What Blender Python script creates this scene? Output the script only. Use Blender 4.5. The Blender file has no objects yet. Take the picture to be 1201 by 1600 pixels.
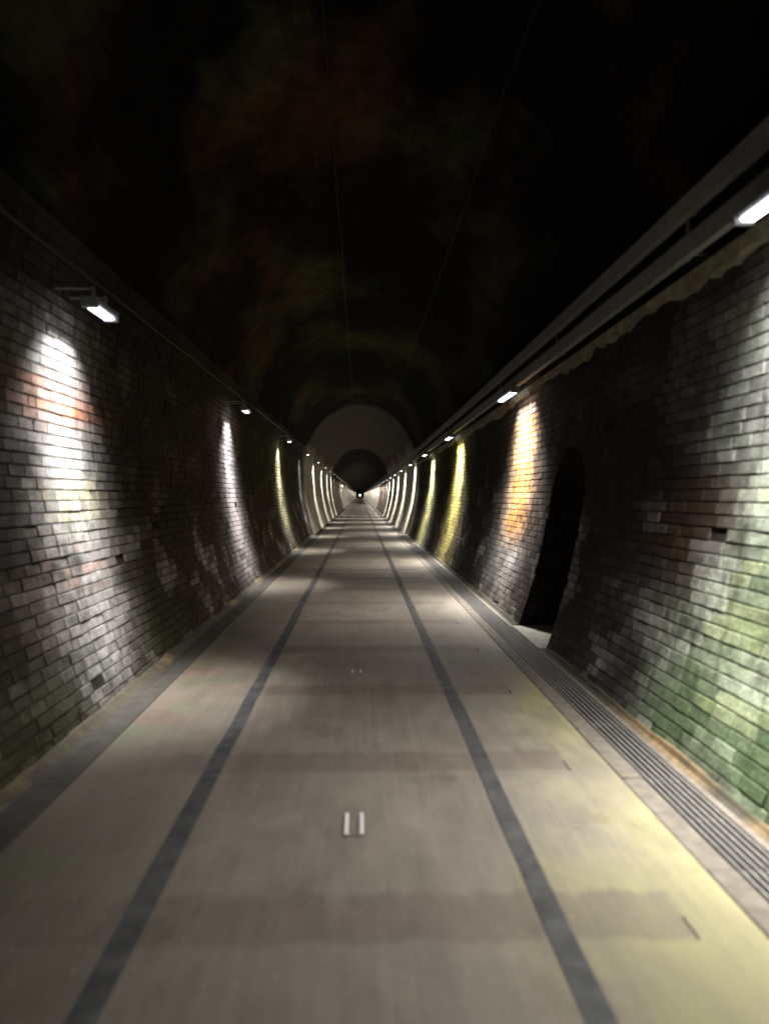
import bpy, bmesh, math, random
from mathutils import Vector, Matrix, noise

random.seed(11)
S = bpy.context.scene
COL = S.collection
R = math.radians

# ------------------------------------------------------------------ camera, world, exposure
cam_d = bpy.data.cameras.new('camera')
cam = bpy.data.objects.new('camera', cam_d)
COL.objects.link(cam)
cam.location = (0, 0, 1.5)
cam.rotation_euler = (R(90 - 1.24), 0, R(-1.83))
cam_d.lens = 27.05
cam_d.sensor_width = 36
cam_d.clip_start = 0.05
cam_d.clip_end = 1500
cam_d.dof.use_dof = True
cam_d.dof.focus_distance = 26.0
cam_d.dof.aperture_fstop = 1.2
S.camera = cam

world = bpy.data.worlds.new('World')
S.world = world
world.use_nodes = True
bg = world.node_tree.nodes['Background']
bg.inputs[0].default_value = (0.010, 0.012, 0.018, 1)     # night outside the tunnel
bg.inputs[1].default_value = 0.05

S.view_settings.view_transform = 'Standard'
S.view_settings.look = 'None'
S.view_settings.exposure = 0.0
S.view_settings.gamma = 1.0
S.render.engine = 'CYCLES'
S.cycles.use_denoising = True
S.cycles.max_bounces = 6
S.cycles.diffuse_bounces = 5
S.cycles.glossy_bounces = 2
S.cycles.sample_clamp_indirect = 3.0
S.cycles.sample_clamp_direct = 0.0

# ------------------------------------------------------------------ helpers
def tag(o, label=None, cat=None, group=None, kind=None):
    if label: o['label'] = label
    if cat: o['category'] = cat
    if group: o['group'] = group
    if kind: o['kind'] = kind
    return o

def link(name, me, mat=None, parent=None):
    o = bpy.data.objects.new(name, me)
    COL.objects.link(o)
    if mat is not None and len(me.materials) == 0: me.materials.append(mat)
    if parent is not None: o.parent = parent
    return o

def empty(name, loc=(0, 0, 0)):
    o = bpy.data.objects.new(name, None)
    COL.objects.link(o)
    o.location = loc
    return o

class MB:
    """collects verts and faces of one mesh"""
    def __init__(self): self.v = []; self.f = []; self.c = []; self.uv = []
    def quad(self, a, b, c, d, col=None):
        n = len(self.v); self.v += [a, b, c, d]; self.f.append((n, n+1, n+2, n+3))
        if col is not None: self.c.append(col)
    def box(self, x0, x1, y0, y1, z0, z1, ch=0.0):
        if ch <= 0:
            n = len(self.v)
            self.v += [(x, y, z) for z in (z0, z1) for (x, y) in ((x0,y0),(x1,y0),(x1,y1),(x0,y1))]
            for f in ((0,3,2,1),(4,5,6,7),(0,1,5,4),(1,2,6,5),(2,3,7,6),(3,0,4,7)):
                self.f.append(tuple(n+i for i in f))
        else:
            bm = bmesh.new()
            bmesh.ops.create_cube(bm, size=1)
            for v in bm.verts:
                v.co = Vector(((x0+x1)/2+v.co.x*(x1-x0), (y0+y1)/2+v.co.y*(y1-y0), (z0+z1)/2+v.co.z*(z1-z0)))
            bmesh.ops.bevel(bm, geom=bm.edges[:], offset=ch, segments=1, affect='EDGES')
            bm.verts.index_update()
            n = len(self.v)
            self.v += [tuple(v.co) for v in bm.verts]
            self.f += [tuple(n+v.index for v in f.verts) for f in bm.faces]
            bm.free()
    def tube(self, pts, r, seg=8, cap=True):
        rings = []
        for i, p in enumerate(pts):
            p = Vector(p)
            d = (Vector(pts[min(i+1, len(pts)-1)]) - Vector(pts[max(i-1, 0)])).normalized()
            up = Vector((0,0,1)) if abs(d.z) < .9 else Vector((1,0,0))
            a = d.cross(up).normalized(); b = a.cross(d)
            n = len(self.v)
            for k in range(seg):
                t = 2*math.pi*k/seg
                self.v.append(tuple(p + a*r*math.cos(t) + b*r*math.sin(t)))
            rings.append(n)
        for i in range(len(rings)-1):
            for k in range(seg):
                k2 = (k+1) % seg
                self.f.append((rings[i]+k, rings[i]+k2, rings[i+1]+k2, rings[i+1]+k))
        if cap:
            self.f.append(tuple(rings[0]+k for k in range(seg))[::-1])
            self.f.append(tuple(rings[-1]+k for k in range(seg)))
    def lathe(self, prof, seg=20, cx=0, cy=0):
        rings = []
        for (r, z) in prof:
            n = len(self.v)
            for k in range(seg):
                t = 2*math.pi*k/seg
                self.v.append((cx+r*math.cos(t), cy+r*math.sin(t), z))
            rings.append(n)
        for i in range(len(rings)-1):
            for k in range(seg):
                k2 = (k+1) % seg
                self.f.append((rings[i]+k, rings[i]+k2, rings[i+1]+k2, rings[i+1]+k))
        self.f.append(tuple(rings[0]+k for k in range(seg))[::-1])
        self.f.append(tuple(rings[-1]+k for k in range(seg)))
    def mesh(self, name, mat=None):
        me = bpy.data.meshes.new(name)
        me.from_pydata(self.v, [], self.f)
        if self.c:
            ca = me.color_attributes.new('tint', 'FLOAT_COLOR', 'CORNER')
            i = 0
            for f, c in zip(self.f, self.c):
                for _ in f:
                    ca.data[i].color = (c[0], c[1], c[2], 1); i += 1
        if self.uv:
            ul = me.uv_layers.new(name='uv')
            i = 0
            for f in self.f:
                for vi in f:
                    ul.data[i].uv = self.uv[vi]; i += 1
        if mat: me.materials.append(mat)
        me.update()
        return me
    def build(self, name, mat=None, parent=None):
        return link(name, self.mesh(name, mat), None, parent)

# ------------------------------------------------------------------ materials
class NT:
    def __init__(self, name):
        self.m = bpy.data.materials.new(name); self.m.use_nodes = True
        self.t = self.m.node_tree; self.b = self.t.nodes['Principled BSDF']
    def n(self, typ, **kw):
        nd = self.t.nodes.new(typ)
        for k, v in kw.items(): setattr(nd, k, v)
        return nd
    def l(self, a, b): self.t.links.new(a, b)
    def pos(self, scale=(1, 1, 1)):
        g = self.n('ShaderNodeNewGeometry')
        mp = self.n('ShaderNodeMapping'); mp.inputs['Scale'].default_value = scale
        self.l(g.outputs['Position'], mp.inputs['Vector'])
        return mp.outputs[0]
    def noise(self, vec, scale, detail=4, rough=.55):
        nd = self.n('ShaderNodeTexNoise')
        nd.inputs['Scale'].default_value = scale; nd.inputs['Detail'].default_value = detail
        nd.inputs['Roughness'].default_value = rough
        self.l(vec, nd.inputs['Vector'])
        return nd.outputs['Fac']
    def ramp(self, fac, stops):
        nd = self.n('ShaderNodeValToRGB')
        e = nd.color_ramp.elements
        while len(e) < len(stops): e.new(.5)
        for i, (p, c) in enumerate(stops):
            e[i].position = p
            e[i].color = (c, c, c, 1) if not hasattr(c, '__len__') else (*c, 1)
        self.l(fac, nd.inputs[0])
        return nd.outputs['Color']
    def mix(self, fac, a, b, mode='MIX'):
        nd = self.n('ShaderNodeMix', data_type='RGBA', blend_type=mode)
        for sock, v in ((nd.inputs[0], fac), (nd.inputs[6], a), (nd.inputs[7], b)):
            if isinstance(v, (int, float)): sock.default_value = v
            elif isinstance(v, tuple): sock.default_value = (*v, 1)
            else: self.l(v, sock)
        return nd.outputs[2]
    def math(self, op, a, b=None):
        nd = self.n('ShaderNodeMath', operation=op)
        for i, v in enumerate((a, b)):
            if v is None: continue
            if isinstance(v, (int, float)): nd.inputs[i].default_value = v
            else: self.l(v, nd.inputs[i])
        return nd.outputs[0]
    def bump(self, h, strength, dist):
        nd = self.n('ShaderNodeBump')
        nd.inputs['Strength'].default_value = strength; nd.inputs['Distance'].default_value = dist
        self.l(h, nd.inputs['Height']); self.l(nd.outputs[0], self.b.inputs['Normal'])
    def col(self, c): self.l(c, self.b.inputs['Base Color'])
    def rough(self, v):
        if isinstance(v, (int, float)): self.b.inputs['Roughness'].default_value = v
        else: self.l(v, self.b.inputs['Roughness'])

def simple(name, c, rough=.6, metal=0, var=.25, scale=18):
    m = NT(name)
    f = m.noise(m.pos(), scale)
    lo = tuple(x*(1-var) for x in c); hi = tuple(min(1, x*(1+var)) for x in c)
    m.col(m.ramp(f, [(.3, lo), (.7, hi)]))
    m.b.inputs['Specular IOR Level'].default_value = .2
    m.rough(rough); m.b.inputs['Metallic'].default_value = metal
    m.bump(f, .25, .004)
    return m.m

def brick_material(name, source):
    m = NT(name)
    if source == 'object': base = m.n('ShaderNodeObjectInfo').outputs['Color']
    else:
        a = m.n('ShaderNodeVertexColor'); a.layer_name = 'tint'; base = a.outputs['Color']
    p = m.pos()
    f1 = m.noise(p, 9, 6, .65); f2 = m.noise(p, 55, 5, .6); f3 = m.noise(m.pos((1, .55, 1)), 2.6, 6, .62)
    c = m.mix(1.0, base, m.ramp(f1, [(.28, .55), (.5, .97), (.72, 1.2)]), 'MULTIPLY')
    c = m.mix(1.0, c, m.ramp(f2, [(.3, .62), (.65, 1.15)]), 'MULTIPLY')
    smear = m.ramp(m.noise(m.pos((1, 1, 1.6)), 17, 6, .7), [(.57, 0.0), (.70, .55)])
    c = m.mix(smear, c, m.mix(1.0, c, (1.75, 1.68, 1.6), 'MULTIPLY'))
    drip = m.ramp(m.noise(m.pos((1, 1, .10)), 7, 5, .62), [(.60, 0.0), (.72, .5)])
    c = m.mix(drip, c, m.mix(1.0, c, (1.9, 1.85, 1.75), 'MULTIPLY'))
    ddrip = m.ramp(m.noise(m.pos((1.1, 1.1, .08)), 5.3, 5, .6), [(.57, 0.0), (.68, .65)])
    c = m.mix(ddrip, c, m.mix(1.0, c, (.32, .29, .26), 'MULTIPLY'))
    soot = m.ramp(f3, [(.50, 0.0), (.66, .75)])
    c = m.mix(soot, c, (.028, .025, .023))
    m.col(c)
    m.rough(m.ramp(f1, [(.3, .65), (.7, .95)])); m.b.inputs['Specular IOR Level'].default_value = .10
    h = m.math('ADD', m.math('MULTIPLY', f2, .5), f1)
    m.bump(h, .9, .012)
    return m.m

def wallshell_material(name, c, c2, uvbrick=False, bumpd=.012):
    m = NT(name)
    p = m.pos()
    f1 = m.noise(p, 6, 6, .65); f2 = m.noise(p, 40, 4); f3 = m.noise(m.pos((1, .4, 1)), 1.1, 6, .6)
    col = m.ramp(f3, [(.35, c), (.65, c2)])
    col = m.mix(1.0, col, m.ramp(f1, [(.3, .6), (.7, 1.25)]), 'MULTIPLY')
    h = m.math('ADD', m.math('MULTIPLY', f2, .4), f1)
    if uvbrick:
        uv = m.n('ShaderNodeUVMap'); uv.uv_map = 'uv'
        br = m.n('ShaderNodeTexBrick')
        br.inputs['Scale'].default_value = 1; br.inputs['Brick Width'].default_value = .236
        br.inputs['Row Height'].default_value = .079; br.inputs['Mortar Size'].default_value = .006
        br.inputs['Mortar Smooth'].default_value = .4
        br.inputs['Color1'].default_value = (1.15, 1.1, 1.05, 1); br.inputs['Color2'].default_value = (.7, .7, .72, 1)
        br.inputs['Mortar'].default_value = (.35, .35, .35, 1)
        m.l(uv.outputs[0], br.inputs['Vector'])
        col = m.mix(1.0, col, br.outputs['Color'], 'MULTIPLY')
        h = m.math('SUBTRACT', h, m.math('MULTIPLY', br.outputs['Fac'], 1.2))
    m.col(col); m.rough(.9); m.b.inputs['Specular IOR Level'].default_value = .06; m.bump(h, .8, bumpd)
    return m.m

def vault_material():
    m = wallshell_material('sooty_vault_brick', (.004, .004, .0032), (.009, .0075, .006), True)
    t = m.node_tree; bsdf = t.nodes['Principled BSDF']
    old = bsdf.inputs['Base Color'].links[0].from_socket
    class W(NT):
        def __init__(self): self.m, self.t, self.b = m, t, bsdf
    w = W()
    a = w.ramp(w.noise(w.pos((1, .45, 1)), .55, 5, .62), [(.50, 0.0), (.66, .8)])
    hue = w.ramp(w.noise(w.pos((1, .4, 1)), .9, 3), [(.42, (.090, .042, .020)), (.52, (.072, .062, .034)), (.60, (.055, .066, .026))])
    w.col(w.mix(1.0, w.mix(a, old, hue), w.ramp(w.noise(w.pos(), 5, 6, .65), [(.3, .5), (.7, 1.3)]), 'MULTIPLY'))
    return m

def soot_shade_above(m, z0, z1, amount):  # soot tone that also puts the unlit upper part into the colour
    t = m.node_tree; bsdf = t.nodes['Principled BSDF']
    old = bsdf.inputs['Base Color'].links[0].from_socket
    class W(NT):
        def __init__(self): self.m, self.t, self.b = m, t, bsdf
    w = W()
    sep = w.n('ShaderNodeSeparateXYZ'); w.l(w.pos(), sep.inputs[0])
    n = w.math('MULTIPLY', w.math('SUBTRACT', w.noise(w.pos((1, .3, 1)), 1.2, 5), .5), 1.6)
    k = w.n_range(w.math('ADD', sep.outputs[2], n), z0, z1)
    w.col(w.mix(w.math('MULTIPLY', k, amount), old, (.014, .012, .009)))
    return m

def path_material():
    m = NT('worn_concrete')
    p = m.pos()
    sep = m.n('ShaderNodeSeparateXYZ'); m.l(p, sep.inputs[0])
    x, y = sep.outputs[0], sep.outputs[1]
    big = m.noise(m.pos((1, .5, 1)), .8, 5, .6)
    mid = m.noise(m.pos((1, .35, 1)), 7, 5, .65)
    fine = m.noise(p, 160, 3, .7)
    speck = m.noise(m.pos((1, .3, 1)), 75, 2, .5)
    c = m.ramp(big, [(.32, (.192, .162, .130)), (.5, (.232, .200, .161)), (.68, (.27, .238, .192))])
    # yellow-green algae film on the damp right-hand margin; left side's red-green grime darkened further for the fading lamplight
    warp = m.math('MULTIPLY', m.math('SUBTRACT', big, .5), 2.4)
    alg = m.math('ADD', m.math('ADD', x, warp), m.math('MULTIPLY', y, -.16))
    alg = m.n_range(alg, .05, .75)
    c = m.mix(m.math('MULTIPLY', alg, .85), c, (.315, .282, .135))
    lf = m.n_range(m.math('SUBTRACT', warp, x), .55, 1.5)
    redgreen = m.ramp(m.noise(p, 1.7, 3), [(.42, (.085, .088, .050)), (.58, (.115, .072, .050))])
    c = m.mix(m.math('MULTIPLY', lf, .8), c, redgreen)
    # darker transverse bands, 1.6 m apart
    ph = m.math('FRACT', m.math('DIVIDE', m.math('ADD', m.math('ADD', y, m.math('MULTIPLY', m.math('SUBTRACT', mid, .5), .22)), -2.52), 1.6))
    band = m.math('MULTIPLY', m.n_range(ph, 0, .035), m.n_range(ph, .235, .19))
    fadex = m.n_range(x, 1.2, 1.12)
    band = m.math('MULTIPLY', band, fadex)
    c = m.mix(m.math('MULTIPLY', band, .55), c, (.145, .112, .090))
    c = m.mix(1.0, c, m.ramp(mid, [(.3, .82), (.7, 1.14)]), 'MULTIPLY')
    c = m.mix(1.0, c, m.ramp(fine, [(.3, .86), (.7, 1.1)]), 'MULTIPLY')
    streak = m.noise(m.pos((1, .025, 1)), 26, 4, .6)
    c = m.mix(1.0, c, m.ramp(streak, [(.32, .92), (.5, 1.0), (.68, 1.07)]), 'MULTIPLY')
    grit = m.noise(p, 420, 2, .6)
    c = m.mix(1.0, c, m.ramp(grit, [(.3, .72), (.7, 1.22)]), 'MULTIPLY')
    damp = m.ramp(m.noise(m.pos((1, .6, 1)), 2.3, 6, .7), [(.55, 0.0), (.63, .4)])
    c = m.mix(damp, c, m.mix(1.0, c, (.58, .56, .53), 'MULTIPLY'))
    c = m.mix(m.ramp(speck, [(.66, 0.0), (.72, .4)]), c, (.46, .42, .33))
    m.col(c)
    m.rough(m.ramp(mid, [(.3, .62), (.7, .85)]))
    m.bump(m.math('ADD', fine, m.math('MULTIPLY', mid, 1.5)), .35, .004)
    return m.m

def n_range(self, v, a, b):
    nd = self.n('ShaderNodeMapRange', interpolation_type='SMOOTHSTEP')
    if a <= b:
        nd.inputs[1].default_value = a; nd.inputs[2].default_value = b
        nd.inputs[3].default_value = 0; nd.inputs[4].default_value = 1
    else:
        nd.inputs[1].default_value = b; nd.inputs[2].default_value = a
        nd.inputs[3].default_value = 1; nd.inputs[4].default_value = 0
    self.l(v, nd.inputs[0])
    return nd.outputs[0]
NT.n_range = n_range

def emitter(name, c, strength):
    m = NT(name)
    m.b.inputs['Base Color'].default_value = (.8, .8, .8, 1)
    m.b.inputs['Emission Color'].default_value = (*c, 1)
    m.b.inputs['Emission Strength'].default_value = strength
    m.m.cycles.emission_sampling = 'NONE'
    return m.m

M_BRICK_O = brick_material('old_brick', 'object')
M_BRICK_A = brick_material('old_brick_courses', 'tint')
M_MORTAR = soot_shade_above(wallshell_material('sooty_mortar', (.024, .020, .017), (.050, .043, .036)), 2.4, 3.0, .8)
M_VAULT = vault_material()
M_PALE = soot_shade_above(wallshell_material('pale_lining', (.44, .40, .31), (.64, .58, .46), False, .02), 2.6, 3.7, .92)
M_PALE_DEEP = soot_shade_above(wallshell_material('pale_lining_deep', (.46, .42, .33), (.64, .585, .465), False, .02), 2.6, 3.2, .97)
M_FARBRICK = soot_shade_above(wallshell_material('far_brick', (.16, .10, .08), (.26, .22, .18), True), 2.6, 3.3, .95)
M_RECESS = wallshell_material('recess_brick', (.030, .027, .024), (.055, .048, .042), True)  # brick toned dark to paint in the unlit jamb
M_PATH = path_material()
M_STRIP = simple('dark_inlay', (.080, .079, .078), .6, 0, .38, 7)
M_EDGE = simple('edging_concrete', (.165, .142, .115), .75, 0, .25, 14)
M_GUTTER = simple('gutter_concrete', (.056, .051, .044), .7, 0, .25, 9)
def fillet_material():
    m = NT('ochre_mortar'); p = m.pos()
    a = m.noise(m.pos((1, .6, 1)), 1.3, 4); f = m.noise(p, 14, 5)
    c = m.ramp(a, [(.34, (.22, .148, .070)), (.47, (.060, .050, .032))])
    c = m.mix(1.0, c, m.ramp(f, [(.3, .6), (.7, 1.2)]), 'MULTIPLY')
    m.col(c); m.rough(.85); m.bump(f, .6, .008)
    return m.m
M_FILLET = fillet_material()
M_SLAB = simple('slab_concrete', (.43, .39, .33), .8, 0, .25, 12)  # edging concrete in a paler copy, lamplight on the slab painted in
M_LEDGE = simple('ledge_render', (.24, .215, .15), .85, 0, .4, 8)
M_STEEL = simple('galvanised_steel', (.30, .30, .29), .55, .2, .2, 22)
M_GRATE = simple('grate_steel', (.34, .32, .30), .45, .3, .25, 30)
M_TROUGH = simple('drain_trough', (.020, .020, .021), .8, 0, .3, 20)
M_CABLE = simple('black_cable', (.05, .05, .052), .5, 0, .2, 30)
M_CABLE_G = simple('grey_cable', (.018, .018, .016), .55, 0, .2, 30)
M_HOUSING = simple('grey_housing', (.30, .31, .33), .5, .2, .15, 25)
M_REFL = simple('white_reflector', (.84, .85, .82), .25, 0, .04, 60)
M_STUD = simple('stud_body', (.16, .15, .13), .6, 0, .2, 60)
M_SLOT = simple('slot_dark', (.035, .033, .032), .8, 0, .2, 40)
M_DIFF = emitter('lit_diffuser', (.88, .93, 1.0), 5.0)
M_DIFF_FAR = emitter('lit_far_lens', (.95, .97, 1.0), 6.0)

# ------------------------------------------------------------------ tunnel profile
Y0, YB, YP2, YP3, YEND = -12.0, 29.5, 58.0, 84.0, 430.0
HC, RW = 2.6, 7.74
PROF = []                       # (s, x, h, nx, nh): inward normal, half section from floor to crown
_p = []
th0 = math.asin(-HC/RW)
for i in range(61):
    t = th0*(1 - i/60)
    _p.append((2.25 - RW + RW*math.cos(t), HC + RW*math.sin(t)))
for i in range(1, 91):
    f = math.pi/2*i/90
    _p.append((2.25*math.cos(f), HC + 2.5*math.sin(f)))
s = 0
for i, (x, h) in enumerate(_p):
    if i: s += math.hypot(x - _p[i-1][0], h - _p[i-1][1])
    a = _p[max(0, i-1)]; b = _p[min(len(_p)-1, i+1)]
    dx, dh = b[0]-a[0], b[1]-a[1]; L = math.hypot(dx, dh)
    PROF.append((s, x, h, -dh/L, dx/L))
STOT = s
def prof(s):
    lo, hi = 0, len(PROF)-1
    s = max(0, min(STOT, s))
    while hi - lo > 1:
        m = (lo+hi)//2
        if PROF[m][0] <= s: lo = m
        else: hi = m
    a, b = PROF[lo], PROF[hi]
    t = (s-a[0])/(b[0]-a[0])
    return [a[k]+(b[k]-a[k])*t for k in range(1, 5)]
def s_of_h(h):
    for i in range(1, len(PROF)):
        if PROF[i][2] >= h:
            a, b = PROF[i-1], PROF[i]
            return a[0]+(b[0]-a[0])*(h-a[2])/(b[2]-a[2])
    return STOT
OFF = {1: 0.0, -1: 0.035}
def P(side, y, s, d=0.0):
    """point on the wall: side +1 right, -1 left; d metres in from the mortar face"""
    x, h, nx, nh = prof(s)
    return (side*(x + nx*d) + OFF[side], y, h + nh*d)

STOP = s_of_h(3.42)
# refuge in the right wall
RY0, RY1, RSPR = 7.36, 8.66, 1.36
RYC, RR = (RY0+RY1)/2, (RY1-RY0)/2
RTOP = RSPR + RR
def open_half(h):
    if h >= RTOP: return 0
    if h <= RSPR: return RR
    return math.sqrt(max(0, RR*RR-(h-RSPR)**2))
def arch_h(y):
    return RSPR + math.sqrt(max(0, RR*RR-(y-RYC)**2))

# ------------------------------------------------------------------ floor: path, strips, edging, gutter, drain
def sheet(name, x0, x1, z, mat, parent=None, y0=Y0, y1=YEND, z1=None):
    m = MB(); n = 40
    ys = [y0 + (y1-y0)*(i/n)**2 for i in range(n+1)]
    for a, b in zip(ys[:-1], ys[1:]):
        m.quad((x0, a, z), (x1, a, z if z1 is None else z1), (x1, b, z if z1 is None else z1), (x0, b, z))
    return m.build(name, mat, parent)

path = sheet('path', -1.50, 1.38, 0, M_PATH)
tag(path, kind='structure')
def strip(x, w):
    # slightly wavering inlay, 4 mm proud
    m = MB(); n = 400; prev = None
    for i in range(n+1):
        y = Y0 + 206*(i/n)**1.6
        j = .012*(noise.noise((x*3, y*.5, 0))) + .004*noise.noise((x*3, y*4, 7))
        wl = w*.5*(1+.10*noise.noise((y*2.1, x, 3))); 
        cur = ((x+j-wl, y, .004), (x+j+wl, y, .004))
        if prev: m.quad(prev[0], prev[1], cur[1], cur[0])
        prev = cur
    return m.build('inlay_strip', M_STRIP, path)
strip(-.795, .094); strip(.685, .090)
for k in range(5):
    m = MB(); y = 2.60 + 1.6*k
    m.box(1.140, 1.147, y-.07, y+.07, .0005, .003)
    m.build('joint_slot', M_SLOT, path)

edging = MB()
y = Y0
while y < 120:
    edging.box(1.383, 1.498, y, y+.994, -.05, .006 + random.uniform(-.002, .003), .004); y += 1.0
edging.box(1.383, 1.498, 120.005, YEND, -.05, .006)
edging.box(1.714, 1.80, Y0, YEND, -.05, .003)
tag(edging.build('edging', M_EDGE), kind='structure')
g = MB()
y = Y0
while y < 90:
    zz = random.uniform(-.002, .003)
    g.box(-1.645, -1.503, y, y+1.997, -.05, .005+zz, .003)
    y += 2.0
g.box(-1.645, -1.503, 90.01, YEND, -.05, .02)
tag(g.build('gutter', M_GUTTER), kind='structure')
t = MB()
t.quad((1.499, Y0, -.09), (1.712, Y0, -.09), (1.712, YEND, -.09), (1.499, YEND, -.09))
t.quad((1.499, Y0, -.09), (1.499, YEND, -.09), (1.499, YEND, .001), (1.499, Y0, .001))
t.quad((1.712, Y0, .001), (1.712, YEND, .001), (1.712, YEND, -.09), (1.712, Y0, -.09))
tag(t.build('drain_channel', M_TROUGH), kind='structure')

def make_grate(y):
    root = empty('drain_grate', (1.605, y, 0))
    bar = MB(); bar.box(-.0050, .0050, -.498, .498, -.028, .006, .0015)
    me = bar.mesh('bar', M_GRATE)
    for k in range(6):
        b = link('bar', me, None, root); b.location = (-.0875 + .035*k, 0, 0)
    cr = MB(); cr.box(-.0955, .0955, -.005, .005, -.027, -.012)
    mc = cr.mesh('cross_bar', M_GRATE)
    for yy in (-.487, 0, .487):
        b = link('cross_bar', mc, None, root); b.location = (0, yy, 0)
    return root
def copy_tree(o, parent=None):
    c = o.copy(); COL.objects.link(c)
    if parent is not None: c.parent = parent
    for ch in list(o.children): copy_tree(ch, c)
    return c
GG = 'steel grates laid end to end over the right-hand drain'
gr0 = make_grate(2.0)
GLAB = {8: 'slotted steel drain grate in front of the dark refuge opening',
        2: 'slotted steel drain grate at the bottom right corner, nearest of the row',
        3: 'slotted steel drain grate beside the green mossy brickwork, second from the near end',
        7: 'slotted steel drain grate by the near edge of the dark refuge opening',
        9: 'slotted steel drain grate just beyond the far edge of the refuge opening',
        10: 'slotted steel drain grate at the foot of the ochre lit wall patch'}
for y in range(-2, 36):
    o = gr0 if y == 2 else copy_tree(gr0)
    o.location.y = y + .5
    lab = GLAB.get(y)
    if y in (4, 5, 6): lab = ('slotted drain grate at the edge of the green moss, fourth from the near end', 'slotted drain grate midway between the green moss and the refuge', 'slotted drain grate just short of the refuge, beside bare dark brick')[y-4]
    if lab is None:
        lab = ('slotted steel drain grate between the refuge and the green brickwork' if y in (4, 5, 6) else
               'slotted steel drain grate far down the tunnel past the ochre wall patch' if y > 10 else
               'slotted steel drain grate at the viewer\'s feet by the right wall')
    tag(o, lab, 'drain grate', GG)
far = MB()
for k in range(6):
    x = 1.605 - .0875 + .035*k
    far.box(x-.0062, x+.0062, 36.01, 200, -.028, .006)
tag(far.build('far_drain_grating', M_GRATE), kind='stuff')

# road studs: low body with two white reflectors, stretched to the length of their light streaks
for (y, lab, dull) in ((3.47, 'nearer pair of white reflectors stretched like light streaks in the middle of the path', 0), (6.5, 'small dull pair of white reflectors further along the path centre', 1)):
    root = empty('road_stud', (-.028, y, 0))
    L = .115 if not dull else .05
    b = MB(); b.box(-.046, .046, -L-.004, L+.004, 0.0005, .003)
    b.build('stud_body', M_PATH, root)
    for sx in (-1, 1):
        m = MB(); m.box(sx*.034-.0095, sx*.034+.0095, -L, L, .0032, .012, .003)
        m.build('reflector', M_REFL, root)
    tag(root, lab, 'road stud', 'reflective studs along the path centre')

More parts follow.
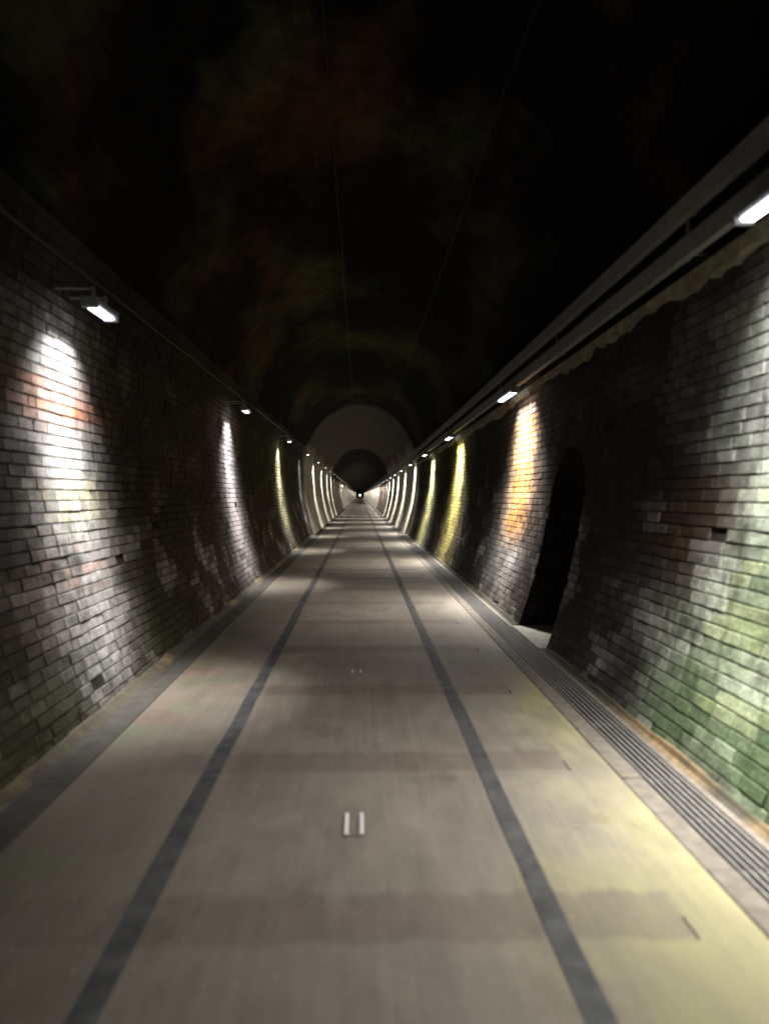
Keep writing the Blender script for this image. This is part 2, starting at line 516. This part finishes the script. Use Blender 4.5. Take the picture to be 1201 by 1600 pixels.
# ------------------------------------------------------------------ brick walls
def lerp(a, b, t): return tuple(a[i]+(b[i]-a[i])*t for i in range(3))
def bump1(v, c, w): return math.exp(-((v-c)/w)**2)
def tint(side, y, h, rnd):
    """base colour of one brick: old stock brick with limescale, iron and algae staining, plus lamp-lit bands and unlit tops put into the colour"""
    n1 = noise.noise((y*.55+side*31, h*1.1, 2.0)); n2 = noise.noise((y*1.7, h*2.3+side*11, 9.0))
    n3 = noise.noise((y*.9+5, h*3.1, side*17.0))
    red = (.054, .030, .019) if side < 0 else (.060, .036, .024); grey = (.056, .046, .038) if side < 0 else (.070, .062, .055); pale = (.36, .34, .32); dark = (.036, .031, .027)
    c = lerp(red, grey, max(0, min(1, .55 + n1*1.1)))
    k = max(0, min(1, (n2-.10)*1.9 + rnd.uniform(-.2, .2)))
    c = lerp(c, pale, k*.85)
    if rnd.random() < .10: c = lerp(c, dark, .7)
    k = max(0, min(1, (h - 1.0 + .9*n1)/.8)); c = lerp(c, (.026, .022, .018), k*.8)      # engine soot, deepened to paint the unlit upper wall dark
    if side > 0:
        k = max(0, min(1, (5.5 - y + n1*1.0)/.9))                      # lime-washed damp stretch at the near end
        c = lerp(c, lerp((.14, .14, .128), (.44, .44, .405), max(0, min(1, .5 + n2*1.6 + rnd.uniform(-.2, .2)))), k*.9)
        k = bump1(y, 10.4, 1.15)*min(1, .35 + h/2.5); c = lerp(c, (.46, .42, .39), k*.75)  # pale band under the lamp: its lit wall painted into the brick
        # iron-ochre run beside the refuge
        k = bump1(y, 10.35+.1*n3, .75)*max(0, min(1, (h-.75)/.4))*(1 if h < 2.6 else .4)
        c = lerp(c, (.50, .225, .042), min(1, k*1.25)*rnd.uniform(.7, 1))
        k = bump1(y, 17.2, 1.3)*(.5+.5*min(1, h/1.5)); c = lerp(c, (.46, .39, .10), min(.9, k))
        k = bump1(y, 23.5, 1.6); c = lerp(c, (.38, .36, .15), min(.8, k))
        # algae on the damp near stretch
        k = max(0, min(1, (5.3 - y + n1*1.0)/.9))*max(0, min(1, (2.0-h+n2*1.2)/.9))
        alg = lerp((.13, .19, .09), (.40, .46, .31), max(0, min(1, .45+n2*1.3+rnd.uniform(-.2, .2))))
        c = lerp(c, alg, k*.88)
        if k > .5 and n3 > .22: c = lerp(c, (.34, .37, .17), .4)
    else:
        k = bump1(y, 5.75, .72)*max(0, min(1, .45+h/.9)); c = lerp(c, (.52, .50, .49), k*.75)  # lit band below the nearest left lamp, painted as paler brick
        k = bump1(y, 12.9, 1.0)*max(0, min(1, .4+h/.6)); c = lerp(c, (.50, .45, .46), k*.75)  # same painted lit band below the second left lamp
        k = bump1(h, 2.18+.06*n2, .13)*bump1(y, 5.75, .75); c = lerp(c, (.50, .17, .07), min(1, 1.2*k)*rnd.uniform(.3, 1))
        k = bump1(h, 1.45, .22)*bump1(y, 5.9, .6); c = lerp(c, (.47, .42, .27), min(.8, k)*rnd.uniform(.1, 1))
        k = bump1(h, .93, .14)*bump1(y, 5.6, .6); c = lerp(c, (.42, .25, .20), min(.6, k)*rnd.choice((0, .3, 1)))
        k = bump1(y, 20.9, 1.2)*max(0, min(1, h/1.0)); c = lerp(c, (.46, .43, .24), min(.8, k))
        k = max(0, min(1, (.62-h+n1*.35)/.4))*max(0, min(1, (9.0-y)/2))*(1-.85*bump1(y, 5.75, .9)); c = lerp(c, (.060, .060, .028), k*.8)
    k = max(0, min(1, (h - 2.70 + .25*n1)/.3)); c = lerp(c, (.012, .010, .008), k*.93)  # near-black above the lamps: missing light painted into the brick colour
    j = rnd.uniform(.80, 1.18)
    return tuple(max(.008, min(.75, v*j)) for v in c)

def brick_verts(w, hgt, rnd, ch=.003, jit=.003):
    """front-facing block: local x along the wall, y up the wall, z out of it (0 = mortar face)"""
    a, b = w/2, hgt/2
    J = lambda s=jit: rnd.uniform(-s, s)
    zo = 1.0
    base = [(-a, -b, -.012), (a, -b, -.012), (a, b, -.012), (-a, b, -.012)]
    side = [(-a+J(), -b+J(.002), zo), (a+J(), -b+J(.002), zo), (a+J(), b+J(.002), zo), (-a+J(), b+J(.002), zo)]
    fr = [(x*(1-ch/a), y*(1-ch*.8/b), zo+1) for (x, y, z) in side]
    return base, side, fr
BF = [(8, 9, 10, 11), (0, 1, 5, 4), (1, 2, 6, 5), (2, 3, 7, 6), (3, 0, 4, 7),
      (4, 5, 9, 8), (5, 6, 10, 9), (6, 7, 11, 10), (7, 4, 8, 11)]

PITCH, BL, BED, PERP = .079, .225, .010, .005
vp = cam.matrix_world
def in_frame(p):
    # rough test with the camera's own direction
    q = Matrix.Rotation(R(1.83), 3, 'Z') @ (Vector(p) - Vector((0, 0, 1.5)))
    if q.y < .5: return False
    u, v = q.x/q.y*1202, q.z/q.y*1202 - 26
    return abs(u) < 610 and abs(v) < 815

def wall(side):
    rnd = random.Random(5 if side > 0 else 8)
    name = 'tunnel_wall'
    # mortar shell
    m = MB()
    ys = [Y0 + .5*i for i in range(int((YB-Y0)/.5)+1)]
    if side > 0: ys = sorted(set([q for q in ys if not (RY0-.2 < q < RY1+.2)] + [RY0, RY1] + [RYC]))
    ss = [STOP*i/16 for i in range(17)]
    stp = s_of_h(RTOP+.03)
    if side > 0: ss = sorted([q for q in ss if abs(q-stp) > .07] + [stp])
    for a, b in zip(ys[:-1], ys[1:]):
        for c, d in zip(ss[:-1], ss[1:]):
            if side > 0 and RY0 <= (a+b)/2 <= RY1 and d <= stp + 1e-6: continue
            m.quad(P(side, a, c), P(side, b, c), P(side, b, d), P(side, a, d))
    if side > 0:                                     # spandrel above the arch
        n = 20
        for i in range(n):
            ya, yb = RY0+(RY1-RY0)*i/n, RY0+(RY1-RY0)*(i+1)/n
            m.quad(P(side, ya, s_of_h(arch_h(ya))), P(side, yb, s_of_h(arch_h(yb))), P(side, yb, stp), P(side, ya, stp))
    root = m.build(name, M_MORTAR)
    # bricks
    recs = []
    row = 0; s = .006
    amp = .0028 if side > 0 else .0042
    while s + PITCH < STOP:
        sc = s + PITCH/2
        x, h, nx, nh = prof(sc)
        y = Y0 + (row % 2)*BL/2 + rnd.uniform(-.03, .03)
        spans = []
        while y < YB - .05:
            L = BL*(rnd.choice((1, 1, 1, .5)) if row % 3 == 0 else 1)*rnd.uniform(.97, 1.03)
            spans.append([y, min(y+L, YB)]); y += L
        if side > 0 and h < RTOP:
            hw = max(open_half(h-.03), open_half(h+.03)*1.0)
            lo, hi = RYC-hw, RYC+hw
            out = []
            for a, b in spans:
                if b <= lo+.015 or a >= hi-.015: out.append([a, b]); continue
                if a < lo - .04: out.append([a, lo + rnd.uniform(-.012, .012)])
                if b > hi + .04: out.append([hi + rnd.uniform(-.012, .012), b])
            spans = out
        for a, b in spans:
            yc = (a+b)/2
            lost = rnd.random()
            if lost < (.004 if side > 0 else .006): continue          # fallen brick
            dn = noise.noise((yc*2.3, h*2.9, side*4.0))
            d = .010 + amp*(rnd.gauss(0, .55) + dn*1.3)
            if side < 0: d -= max(0, noise.noise((yc*1.1, h*1.3, 21.0))-.22)*.03     # spalled patches
            d = max(.003, d)
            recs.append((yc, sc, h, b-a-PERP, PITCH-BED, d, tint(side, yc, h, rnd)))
        s += PITCH; row += 1
    # the 300 that show largest become separate bricks
    def score(r):
        p = P(side, r[0], r[1], .02)
        if r[0] < 2.0 or not in_frame(p): return 1e9
        return r[0]
    order = sorted(range(len(recs)), key=lambda i: score(recs[i]))
    single = set(i for i in order[:300] if score(recs[i]) < 1e8)
    big = MB()
    protos = {}
    for i, (yc, sc, h, w, hh, d, col) in enumerate(recs):
        px, ph, nx, nh = prof(sc)
        o = Vector((side*px + OFF[side], yc, ph))
        N = Vector((side*nx, 0, nh)); T = Vector((0, 1, 0)) if side < 0 else Vector((0, -1, 0))
        U = N.cross(T)
        rot = Matrix((T, U, N)).transposed()
        tilt = Matrix.Rotation(rnd.gauss(0, .006), 3, 'X') @ Matrix.Rotation(rnd.gauss(0, .007), 3, 'Y') @ Matrix.Rotation(rnd.gauss(0, .007), 3, 'Z')
        M3 = rot @ tilt
        if i in single:
            key = (round(w/.012), rnd.randrange(4))
            if key not in protos:
                bs, sd, fr = brick_verts(w, hh, rnd)
                vs = [Vector(v) for v in bs+[(x, y, .005) for x, y, z in sd]+[(x, y, .010) for x, y, z in fr]]
                me = bpy.data.meshes.new('brick'); me.from_pydata(vs, [], BF); me.materials.append(M_BRICK_O)
                protos[key] = me
            ob = bpy.data.objects.new('brick', protos[key]); COL.objects.link(ob)
            ob.parent = root
            ob.matrix_local = Matrix.Translation(o + N*(d-.010)) @ M3.to_4x4()
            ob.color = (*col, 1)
        else:
            bs, sd, fr = brick_verts(w, hh, rnd)
            vs = bs+[(x, y, max(.001, d-.005)) for x, y, z in sd]+[(x, y, d) for x, y, z in fr]
            n = len(big.v)
            big.v += [tuple(o + M3 @ Vector(v)) for v in vs]
            big.f += [tuple(n+k for k in f) for f in BF]
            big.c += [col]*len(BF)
    tag(big.build('brick_courses', M_BRICK_A, root), kind='stuff')
    return root

wr = wall(1)
tag(wr, 'curved brick wall on the right with green moss, ochre stain and dark refuge opening', 'wall', 'brick side walls of the tunnel')
wl = wall(-1)
tag(wl, 'rough curved brick wall on the left under the short tube lamps', 'wall', 'brick side walls of the tunnel')

# mortar fillet at each wall foot (skipped across the refuge)
def fillet(side, ya, yb, xin, hh, parent):
    m = MB(); y = ya; prev = None
    while y <= yb + 1e-6:
        k = noise.noise((y*1.3, side*9.0, 0)); k2 = noise.noise((y*5, side*3.0, 4))
        xw = 1.80*side + OFF[side] + side*.02
        top = hh + .018*k + .01*k2
        cur = ((side*xin, y, .004), (side*(xin+.025), y, .016+.006*k2), (xw - side*(.03), y, top), (xw+side*.03, y, top+.012))
        if prev:
            for i in range(3): m.quad(prev[i], prev[i+1], cur[i+1], cur[i])
        prev = cur; y += .12 if y < 40 else 6
    return m.build('mortar_fillet', M_FILLET, parent)
fillet(1, Y0, RY0-.03, 1.752, .040, wr); fillet(1, RY1+.03, YB, 1.752, .040, wr)
fillet(-1, Y0, YB, 1.69, .042, wl)
gf = MB(); gf.box(-1.80, -1.6455, Y0, YB, -.05, .003); gf.build('wall_footing', M_GUTTER, wl)

# refuge recess
m = MB()
outl = [(RY0, -.02)] + [(RY0, RSPR*k/4) for k in range(1, 5)]
outl += [(RYC - RR*math.cos(math.pi*i/24), RSPR + RR*math.sin(math.pi*i/24)) for i in range(1, 24)]
outl += [(RY1, RSPR*k/4) for k in range(4, 0, -1)] + [(RY1, -.02)]
ln = 0; XB = 2.95
for (a, b) in zip(outl[:-1], outl[1:]):
    pa, pb = P(1, a[0], s_of_h(max(0, a[1]))), P(1, b[0], s_of_h(max(0, b[1])))
    L = math.hypot(a[0]-b[0], a[1]-b[1]); n = len(m.v)
    m.v += [(pa[0]-.004, pa[1], pa[2]), (pb[0]-.004, pb[1], pb[2]), (XB, b[0], b[1]), (XB, a[0], a[1])]
    m.uv += [(pa[0], ln), (pb[0], ln+L), (XB, ln+L), (XB, ln)]
    m.f.append((n, n+1, n+2, n+3)); ln += L
n = len(m.v)
m.v += [(XB, a, b) for a, b in outl]; m.uv += list(outl)
m.f.append(tuple(range(n, n+len(outl))))
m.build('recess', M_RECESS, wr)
f = MB(); f.box(1.725, XB-.005, RY0+.004, RY1-.004, -.06, .022, .006)
f.build('refuge_floor', M_SLAB, wr)

# rendered ledge under the cable tray, broken lower edge
m = MB(); prev = None; y = Y0
while y <= YB:
    k = noise.noise((y*.8, 3.3, 1)); k2 = noise.noise((y*3.7, 1.3, 8))
    dr = -.38*(1-math.exp(-max(0, y)/22))
    hb = 2.93 + dr + .045*k + .05*noise.noise((y*6.5, 2.2, 5)) + .02*k2 + (.05 if noise.noise((y*1.4, 7.7, 3)) > .1 else 0)
    ht = 3.04 + dr
    sb, st = s_of_h(hb), s_of_h(ht)
    cur = (P(1, y, sb, .0), P(1, y, sb+.004, .075+.012*k2), P(1, y, st, .085), P(1, y, st+.03, .0))
    if prev:
        for i in range(3): m.quad(prev[i], cur[i], cur[i+1], prev[i+1])
    prev = cur; y += .08
m.build('ledge', M_LEDGE, wr)

# ------------------------------------------------------------------ vault and the lining further in
def shell(name, ya, yb, s0, mat, d, step, rings=True):
    m = MB(); ns = 26
    sl = [s0 + (STOT-s0)*i/ns for i in range(ns+1)]
    pts = [(-1, q) for q in sl] + [(1, q) for q in sl[::-1][1:]]
    n = max(1, int(math.ceil((yb-ya)/step))); base = None
    for i in range(n+1):
        y = ya + (yb-ya)*i/n; k = len(m.v)
        for (sd, q) in pts:
            jj = .022*noise.noise((y*.5, q*1.2, sd*3.0))
            p = P(sd, y, q, d + jj)
            w = min(1, max(0, (STOT-q)/.6))               # close the small left-right offset at the crown
            m.v.append((p[0] - OFF[sd]*(1-w) + .0175*(1-w), p[1], p[2])); m.uv.append((y, q*sd))
        if base is not None:
            for j in range(len(pts)-1): m.f.append((base+j, k+j, k+j+1, base+j+1))
        base = k
    if rings:                                            # end face of a thicker lining
        k = len(m.v)
        for (sd, q) in pts:
            m.v.append(P(sd, ya, q, -.03)); m.uv.append((ya-.1, q*sd))
        for j in range(len(pts)-1): m.f.append((k+j, j, j+1, k+j+1))
    o = m.build(name, mat)
    for pl in o.data.polygons: pl.use_smooth = True
    return tag(o, kind='structure')
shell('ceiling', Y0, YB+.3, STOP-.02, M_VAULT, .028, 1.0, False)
shell('tunnel_lining', YB, YP2, -.0, M_PALE, .075, 1.0)
shell('tunnel_lining', YP2-.1, YP3, .0, M_FARBRICK, .03, 1.5, False)
shell('tunnel_lining', YP3, YEND, .0, M_PALE_DEEP, .035, 6.0, False)
e = MB(); e.quad((-2.6, YEND, -.2), (2.6, YEND, -.2), (2.6, YEND, 5.4), (-2.6, YEND, 5.4))
tag(e.build('end_wall', M_PALE_DEEP), kind='structure')
b = MB(); b.quad((-30, Y0-20, -.3), (30, Y0-20, -.3), (30, YEND+20, -.3), (-30, YEND+20, -.3))
tag(b.build('ground', M_TROUGH), kind='structure')

# ------------------------------------------------------------------ cables and trays
def drR(y): return -.38*(1-math.exp(-max(0, y)/22))
def drL(y): return .30*(1-math.exp(-max(0, y)/25))
def run(y0, y1):
    ys = []; y = y0
    while y < y1:
        ys.append(y); y += .6 if y < 30 else 3 if y < 90 else 12
    return ys + [y1]
tray = empty('cable_tray', (2.05, 0, 3.3))
def rail(xc, h0, hh, dep):
    m = MB(); prev = None
    for y in run(Y0, 240):
        z = h0 + drR(y) + .006*noise.noise((y*.7, h0, 0))
        pts = [(xc-dep, z), (xc-dep, z+hh), (xc, z+hh), (xc, z+hh-.004), (xc-dep+.004, z+hh-.004), (xc-dep+.004, z+.004), (xc, z+.004), (xc, z)]
        cur = [(px-2.05, y, pz-3.3) for px, pz in pts]
        if prev:
            for i in range(8): m.quad(prev[i], prev[(i+1) % 8], cur[(i+1) % 8], cur[i])
        prev = cur
    return m.build('rail', M_STEEL, tray)
rail(2.075, 3.315, .125, .055); rail(2.085, 3.065, .125, .055)
bk = MB()
bk.box(.032, .20, -.02, .02, -.010, .010); bk.box(.045, .055, -.02, .02, -.30, .16); bk.box(.032, .20, -.02, .02, -.26, -.245)
bme = bk.mesh('bracket', M_STEEL)
for i in range(14):
    y = 1.6 + 3.3*i
    o = link('bracket', bme, None, tray); o.location = (0, y, .075+drR(y))
cb = MB()
for (dx, dz, r) in ((2.10, 3.25, .016), (2.12, 3.225, .012), (2.09, 3.21, .010)):
    cb.tube([(dx-2.05+.012*noise.noise((y*.6, dz*9, 0)), y, dz-3.3+drR(y)-.015*abs(math.sin(y*.95))) for y in run(Y0, 90)], r, 6)
cb.build('cable', M_CABLE, tray)
tag(tray, 'twin-rail steel cable tray running along the right wall above the tube lamps', 'cable tray')

c = MB(); c.tube([P(-1, y, s_of_h(3.16+drL(y)*.6), .05+.012*math.sin(y*2.1)) for y in run(Y0, 120)], .013, 6)
tag(c.build('wall_cable', M_CABLE_G), 'thin cable running along the left wall above the short tube lamps', 'cable')
for (x, h, lab) in ((-1.40, 4.52, 'thin wire along the left haunch of the dark vault'),
                    (-.26, 5.0, 'thin wire along the crown of the dark vault'),
                    (1.16, 4.70, 'thin wire along the right haunch of the dark vault')):
    c = MB(); c.tube([(x+.02*noise.noise((y*.4, h, 0)), y, h+.015*math.sin(y*1.3)) for y in run(Y0, 30)], .0045, 6)
    tag(c.build('ceiling_wire', M_CABLE_G), lab, 'wire', 'wires along the tunnel vault')

# ------------------------------------------------------------------ lamps
def spill(parent, loc, energy, tilt):
    # the soft wide part of the same lamp's light
    ld = bpy.data.lights.new('lamp_spill', 'SPOT')
    ld.energy = energy; ld.color = (1.0, .985, .965); ld.shadow_soft_size = .07
    ld.spot_size = R(128); ld.spot_blend = 1.0
    o = bpy.data.objects.new('lamp_spill', ld); COL.objects.link(o)
    o.parent = parent; o.location = loc; o.rotation_euler = (0, R(tilt), 0)
    return o

# tube lamp (right wall): housing, end caps, diffuser, two hangers
def tube_parts(root, hl, bx):
    h = MB(); h.box(-.055, .055, -hl, hl, 0, .05, .012); h.build('housing', M_HOUSING, root)
    d = MB(); d.box(-.042, .042, -hl+.015, hl-.015, -.026, -.0005, .014); d.build('diffuser', M_DIFF, root)
    for sy in (-1, 1):
        e = MB(); e.box(-.058, .058, sy*(hl+.018)-.018, sy*(hl+.018)+.018, -.028, .054, .008); e.build('end_cap', M_HOUSING, root)
        k = MB(); k.box(bx*.01-.01, bx*.01+.01, sy*hl*.64-.012, sy*hl*.64+.012, .05, .145)
        k.box(min(bx*.02, bx*.30), max(bx*.02, bx*.30), sy*hl*.64-.012, sy*hl*.64+.012, .125, .135)
        k.build('hanger', M_STEEL, root)
RY = [-9.7, -3.1, 3.45, 10.35, 17.1, 23.5]
while RY[-1] < 400: RY.append(RY[-1] + 6.6)
LY = [-8.9, -1.6, 5.75, 12.9, 20.8]
while LY[-1] < 400: LY.append(LY[-1] + 7.3)
EN_R, EN_L, SP_R, SP_L = 42, 23, 440, 25
RG, LG = 'tube lamps along the right wall', 'short tube lamps along the left wall'
RL = ['tube lamp on the right wall behind the viewer']*2 + [
      'lit tube lamp cut by the right edge of the picture, above the mossy brickwork',
      'large lit white tube lamp above the ochre brick patch beside the refuge',
      'lit tube lamp above the yellow-green wall streak, next beyond the ochre patch',
      'lit tube lamp third beyond the refuge, last before the pale lining']
LL = ['short tube lamp on the left wall behind the viewer']*2 + [
      'nearest lit short tube lamp on the left, above the broad pale patch with orange bricks',
      'second lit short tube lamp on the left, above the narrow pinkish white wall streak',
      'third lit short tube lamp on the left, above the yellow wall streak']
def beam(parent, length, energy, tilt, spread):
    # the lamp's main light: a strip the size of its diffuser, lensed to fall down the wall
    ld = bpy.data.lights.new('lamp_light', 'AREA')
    ld.shape = 'RECTANGLE'; ld.size = .07; ld.size_y = length
    ld.energy = energy; ld.color = (1.0, .985, .965); ld.spread = R(spread)
    o = bpy.data.objects.new('lamp_light', ld); COL.objects.link(o)
    o.parent = parent; o.location = (0, 0, -.034); o.rotation_euler = (0, R(tilt), 0)
    return o
ORD = ['first', 'second', 'third', 'fourth', 'fifth', 'sixth', 'seventh', 'eighth', 'ninth', 'tenth', 'eleventh', 'twelfth']
def lamps(ys, side, x, z0, dr, hl, labels, group, n0, word, en, spl):
    first = None
    for i, y in enumerate(ys):
        root = empty('tube_lamp', (x, y, z0 + dr(y)))
        if first is None: tube_parts(root, hl, side); first = list(root.children)
        else:
            for ch in first:
                q = ch.copy(); COL.objects.link(q); q.parent = root
        beam(root, 2*hl, en, -side*16, 104 if side > 0 else 96)
        beam(root, 2*hl, en*(.75 if side > 0 else 1.0), side*(-3 if side > 0 else 1), 58)
        if y < 130: spill(root, (0, 0, -.07), spl, side*10)
        if i < len(labels): lab = labels[i]
        elif i - n0 < len(ORD): lab = 'small lit lamp on the %s wall, %s from the picture edge going inward' % (word, ORD[i-n0])
        else: lab = 'tiny lit lamp far down the %s side of the tunnel' % word
        tag(root, lab, 'lamp', group)
lamps(RY, 1, 1.99, 2.985, drR, .50, RL, RG, 2, 'right', EN_R, SP_R)
lamps(LY, -1, -1.90, 2.79, drL, .21, LL, LG, 2, 'left', EN_L, SP_L)

# the single light at the far end
root = empty('flood_lamp', (.0, YEND-.6, 1.55))
m = MB(); m.lathe([(.18, -.25), (.36, -.05), (.47, .12), (.485, .15), (.47, .15)], 20)
h = m.build('housing', M_HOUSING, root); h.rotation_euler = (R(90), 0, 0)
m = MB(); m.lathe([(.465, .150), (.36, .20), (.2, .22)], 20)
d = m.build('lens', M_DIFF_FAR, root); d.rotation_euler = (R(90), 0, 0)
m = MB(); m.box(-.05, .05, .1, .2, -1.55, -.4, .01); m.box(-.3, .3, -.05, .35, -1.55, -1.5, .01); m.build('stand', M_STEEL, root)
tag(root, 'single bright white light at the far end of the tunnel', 'lamp')
